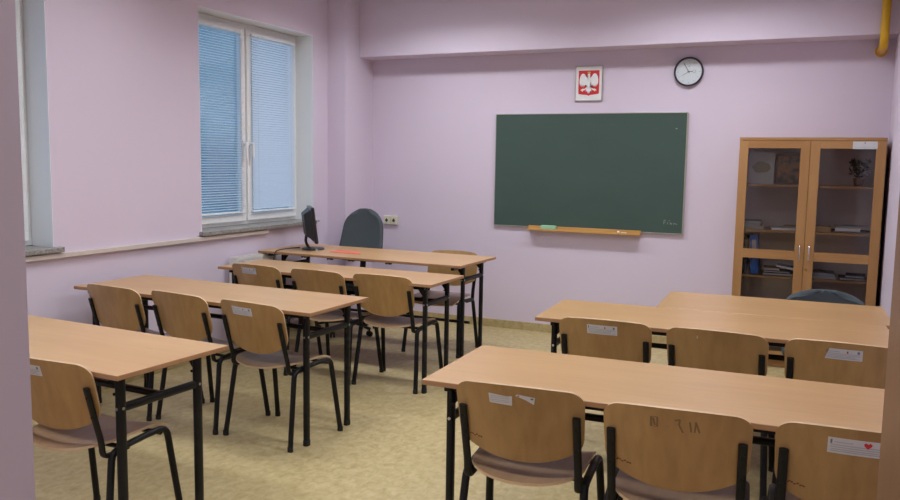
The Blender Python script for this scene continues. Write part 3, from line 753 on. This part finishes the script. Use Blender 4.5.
for s in (-1, 1):
    a, b = sorted((s*.0015, s*(w2-.001))); z0, z1 = .065, CT-.024; q = .066
    bm = bmesh.new(); y0, y1 = yF-.022, yF-.001
    for x0, x1 in ((a, a+q), (b-q, b)): box(bm, x0, x1, y0, y1, z0, z1)
    door = link('door', bm, CAB, t, bevel=.0015)
    for u, v in ((z0, z0+q), (.852, .922), (z1-q+.008, z1)):
        link('cross_rail', B(a+q, b-q, y0+.0002, y1, u, v), CABH, door)
    for u, v in ((z0+q, .852), (.922, z1-q+.008)):
        bm = bmesh.new(); box(bm, a+q, b-q, y0+.009, y0+.013, u, v); link('pane', bm, CABGLASS, door)
    bm = bmesh.new(); hx = s*.033
    sweep(bm, fillet([(hx, y0, .972), (hx, y0-.03, .966), (hx, y0-.034, .91), (hx, y0-.03, .854), (hx, y0, .848)], .02), .005, .004); link('handle', bm, CHROME, door, smooth=60)
    if s > 0:
        bm = bmesh.new(); cyl(bm, (.022, y0, .785), (.022, y0-.006, .785), .009, n=18); link('lock', bm, BRASS, door, smooth=40)
        bm = bmesh.new(); box(bm, .283, .445, y0-.001, y0, 1.700, 1.755, mi=0); box(bm, .36, .366, y0-.0014, y0-.0008, 1.738, 1.75, mi=1); box(bm, .295, .43, y0-.0014, y0-.0008, 1.712, 1.715, mi=2)
        tag(link('label_sticker', bm, STK, door), 'white paper label')
# contents (world coordinates)
def item(name, label, cat, bm, mats, **k):
    return tag(link(name, bm, mats, **k), label, cat)
def lean(x0, x1, z0, h, y, th, ang=.1): return Matrix.Translation((0, y, z0)) @ Matrix.Rotation(-ang, 4, 'X')
E_ = .0005
z = SH[0]+E_
M = Matrix.Translation((0, -.215, z)) @ Matrix.Rotation(-.12, 4, 'X')
t = tag(link('picture_card', B(3.775, 3.965, 0, .006, 0, .25, M=M), plain('pale_card', (.55, .56, .52), .5)), 'pale card with an oval drawing at the left of the top cabinet shelf', 'card')
bm = bmesh.new()
n_ = 28; prism(bm, [(3.870+.068*cos(2*pi*k/n_)*(1+.06*sin(5*k)), .13+.045*sin(2*pi*k/n_)*(1+.08*cos(7*k))) for k in range(n_)], lambda u, v, w: M @ Vector((u, -w, v)), .001)
link('oval_drawing', bm, plain('olive_print', (.24, .23, .12), .6), t)
M = Matrix.Translation((0, -.20, z)) @ Matrix.Rotation(-.12, 4, 'X')
t = tag(link('framed_picture', B(3.975, 4.185, 0, .02, 0, .235, M=M), POTM), 'dark rusty framed picture right of the pale card on the top cabinet shelf', 'picture')
m_, nt_, b_ = new_mat('still_life_print')
g_ = nt_.nodes.new('ShaderNodeNewGeometry'); v_ = nt_.nodes.new('ShaderNodeTexNoise'); v_.inputs['Scale'].default_value = 22; v_.inputs['Detail'].default_value = 3
nt_.links.new(g_.outputs['Position'], v_.inputs['Vector']); r_ = nt_.nodes.new('ShaderNodeValToRGB'); r_.color_ramp.elements[0].position = .38; r_.color_ramp.elements[1].position = .62
r_.color_ramp.elements[0].color = (.05, .04, .03, 1); r_.color_ramp.elements[1].color = (.42, .13, .05, 1); e_ = r_.color_ramp.elements.new(.5); e_.color = (.22, .13, .05, 1)
nt_.links.new(v_.outputs['Fac'], r_.inputs[0]); nt_.links.new(r_.outputs[0], b_.inputs['Base Color'])
link('print', B(3.99, 4.17, -.001, 0, .015, .22, M=M), m_, t)
# plant
t = empty('dried_plant', 'dark dried leafy plant in a small pot on the top right cabinet shelf', 'plant', (4.565, -.25, z))
bm = bmesh.new(); cyl(bm, (0, 0, 0), (0, 0, .06), .03, .04, 20); link('pot', bm, POTM, t, smooth=40)
bm = bmesh.new(); rnd = random.Random(3)
for k in range(110):
    a = rnd.uniform(0, 6.28); rr = .075*rnd.random()**.5; c = Vector((cos(a)*rr, sin(a)*rr*.8, .135+rnd.uniform(-.075, .085)*(1.1-rr/.14)))
    R_ = Matrix.Rotation(rnd.uniform(0, 6.28), 3, 'Z') @ Matrix.Rotation(rnd.uniform(-1.2, 1.2), 3, 'X')
    P4 = [c+R_ @ Vector(p) for p in ((-.014, 0, 0), (0, -.024, .003), (.014, 0, 0), (0, .026, -.003))]
    bm.faces.new([bm.verts.new(p) for p in P4])
for k in range(14):
    a = rnd.uniform(0, 6.28); cyl(bm, (0, 0, .055), (cos(a)*.05, sin(a)*.04, .14), .0015, n=5)
link('foliage', bm, LEAF, t)
def stack(base, items):
    z = base+E_
    for (name, label, cat, x0, x1, y0, y1, h, mat, a) in items:
        cx, cy = (x0+x1)/2, (y0+y1)/2; M = Matrix.Translation((cx, cy, z)) @ Matrix.Rotation(a, 4, 'Z')
        bm = bmesh.new(); hx, hy = (x1-x0)/2, (y1-y0)/2
        if name == 'book' or name == 'folder':
            # cover boards with the page block between
            c = min(.003, h*.2); box(bm, -hx, hx, -hy, hy, 0, c, M=M); box(bm, -hx, hx, -hy, hy, h-c, h, M=M); box(bm, -hx, -hx+.003, -hy, hy, c, h-c, M=M)
            box(bm, -hx+.003, hx-.004, -hy+.004, hy-.004, c, h-c, mi=1, M=M); o = link(name, bm, [mat, PAPERG])
        else:
            box(bm, -hx, hx, -hy, hy, 0, h, M=M); o = link(name, bm, mat, bevel=.0015)
        tag(o, label, cat); z += h+E_
    return z
P = plain
stack(SH[1], [('folder', 'yellowish folder, lowest of the pile at the left of the second cabinet shelf', 'folder', 3.765, 3.915, -.34, -.13, .022, OLIVE, .05),
 ('folder', 'pale folder in the middle of the pile at the left of the second cabinet shelf', 'folder', 3.765, 3.90, -.34, -.14, .018, P('pale_folder', (.5, .48, .36), .6), -.04),
 ('book', 'grey green book, topmost of the pile at the left of the second cabinet shelf', 'book', 3.77, 3.895, -.33, -.15, .022, P('grey_green', (.24, .27, .2), .6), .08)])
stack(SH[1], [('paper_stack', 'low pile of white papers right of the yellowish folders on the second cabinet shelf', 'papers', 3.965, 4.165, -.35, -.10, .016, WHITE, .1),
 ('book', 'dark thin book lying on the white papers on the second cabinet shelf', 'book', 4.06, 4.185, -.32, -.12, .014, TAN, -.1)])
stack(SH[1], [('cardboard_box', 'small tan box at the left of the second shelf behind the right cabinet door', 'box', 4.285, 4.395, -.35, -.20, .042, TAN, 0)])
stack(SH[1], [('book', 'dark book under the white papers behind the right cabinet door', 'book', 4.405, 4.665, -.33, -.10, .012, NAVY, .03),
 ('paper_stack', 'thick pile of white papers behind the right cabinet door', 'papers', 4.43, 4.60, -.355, -.12, .024, WHITE, -.05),
 ('folder', 'grey folder on top of the white papers behind the right cabinet door', 'folder', 4.42, 4.655, -.33, -.13, .012, PAPERG, .04)])
# binders on the third shelf
for k, (x, wd, mat, a, lb) in enumerate(((3.755, .030, NAVY, 0, 'dark navy ring binder at the far left of the third cabinet shelf'), (3.790, .012, P('black_folder', (.01, .01, .012), .6), 0, 'thin black folder between the navy and the blue binder'), (3.822, .055, BLUEB, -.06, 'bright blue ring binder leaning on the third cabinet shelf'))):
    M = Matrix.Translation((x+(.02 if k == 2 else 0), 0, SH[2]+E_+(.002 if k == 2 else 0))) @ Matrix.Rotation(a, 4, 'Y')
    bm = bmesh.new(); c = .003; y0, y1 = -.35, -.09; hgt = .305 if k == 2 else .29
    box(bm, 0, wd, y0, y0+c, 0, hgt, M=M); box(bm, 0, c, y0+c, y1, 0, hgt, M=M); box(bm, wd-c, wd, y0+c, y1, 0, hgt, M=M)
    box(bm, c, wd-c, y0+.02, y1-.02, .008, hgt-.012, mi=1, M=M); o = link('ring_binder', bm, [mat, PAPERG]); tag(o, lb, 'binder')
    if k == 2: link('spine_label', B(.012, wd-.012, y0-.0008, y0, .18, .27, M=M), PAPERG, o)
stack(SH[2], [('book', 'dark brown book, lowest of the pile on the third cabinet shelf', 'book', 3.93, 4.15, -.35, -.12, .020, P('brown_cover', (.10, .07, .05), .6), .02),
 ('book', 'dark green book in the pile on the third cabinet shelf', 'book', 3.94, 4.13, -.34, -.14, .014, P('dark_green_cover', (.05, .07, .05), .6), -.05),
 ('book', 'reddish book in the pile on the third cabinet shelf', 'book', 3.93, 4.05, -.33, -.16, .022, RUSTP, .06)])
M = Matrix.Translation((4.09, -.26, SH[2]+.064)) @ Matrix.Rotation(.16, 4, 'Y')
stack_o = tag(link('paper_stack', B(-.065, .085, -.08, .08, -.004, .010, M=M), WHITE), 'slanting white papers on top of the books on the third cabinet shelf', 'papers')
stack(SH[2], [('paper_stack', 'wide grey pile of papers on the third shelf behind the right cabinet door', 'papers', 4.28, 4.455, -.355, -.12, .020, PAPERG, 0), ('paper_stack', 'second grey pile lying on the wide grey papers behind the right cabinet door', 'papers', 4.285, 4.44, -.35, -.13, .022, P('light_grey_paper', (.32, .32, .34), .6), .03)])
stack(SH[2], [('book', 'black book, lowest at the right end of the third cabinet shelf', 'book', 4.475, 4.66, -.35, -.14, .018, NAVY, .02), ('book', 'thin dark book on the black book at the right end of the third cabinet shelf', 'book', 4.52, 4.655, -.34, -.15, .018, P('charcoal_cover', (.04, .04, .045), .6), -.06)])

# ------------------------------------------------------------------ tall cupboard at the right edge
t = empty('tall_cupboard', 'tall light brown wooden cupboard at the extreme right edge beside the doorway', 'cupboard', (4.585, -6.04, 0))
bm = bmesh.new(); box(bm, -.145, .17, -.42, .42, .06, 2.10); link('carcass', bm, CUP, t, bevel=.002)
bm = bmesh.new(); box(bm, -.13, .16, -.41, .41, 0, .06); link('plinth', bm, CUP, t)
for s in (-1, 1):
    a, b = sorted((s*.0015, s*.42)); bm = bmesh.new(); box(bm, -.165, -.146, a, b, .07, 2.095); d = link('door', bm, CUP, t, bevel=.002)
    bm = bmesh.new(); cyl(bm, (-.165, s*.04, 1.02), (-.18, s*.04, 1.02), .008, .012, n=14); link('knob', bm, STEEL, d, smooth=40)

# ------------------------------------------------------------------ world, camera
W = bpy.data.worlds.new('dusk'); S.world = W; W.use_nodes = True
bg = W.node_tree.nodes['Background']; bg.inputs[0].default_value = (.17, .42, .85, 1); bg.inputs[1].default_value = 2.9
nz = W.node_tree.nodes.new('ShaderNodeTexNoise'); nz.inputs['Scale'].default_value = 9; tcw = W.node_tree.nodes.new('ShaderNodeTexCoord')
W.node_tree.links.new(tcw.outputs['Generated'], nz.inputs['Vector'])
rp = W.node_tree.nodes.new('ShaderNodeValToRGB'); rp.color_ramp.elements[0].position = .35; rp.color_ramp.elements[1].position = .7
rp.color_ramp.elements[0].color = (.13, .30, .52, 1); rp.color_ramp.elements[1].color = (.32, .56, .82, 1)
W.node_tree.links.new(nz.outputs['Fac'], rp.inputs[0]); W.node_tree.links.new(rp.outputs[0], bg.inputs[0])

cam = bpy.data.cameras.new('camera'); co = bpy.data.objects.new('camera', cam); COL.objects.link(co); S.camera = co
yaw, pitch, roll = .426, .109, .016
fw = Vector((-sin(yaw)*cos(pitch), cos(yaw)*cos(pitch), -sin(pitch))); rt = Vector((cos(yaw), sin(yaw), 0)); up = rt.cross(fw)
r2 = rt*cos(roll)+up*sin(roll); u2 = -rt*sin(roll)+up*cos(roll)
Mx = Matrix((r2, u2, -fw)).transposed().to_4x4(); Mx.translation = (4.302, -7.123, 1.563)
co.matrix_world = Mx
cam.sensor_width = 36; cam.lens = 810.5/900*36; cam.clip_start = .05
S.view_settings.view_transform = 'Standard'; S.view_settings.look = 'None'; S.view_settings.gamma = 1; S.view_settings.use_curve_mapping = False
S.view_settings.exposure = 0.1
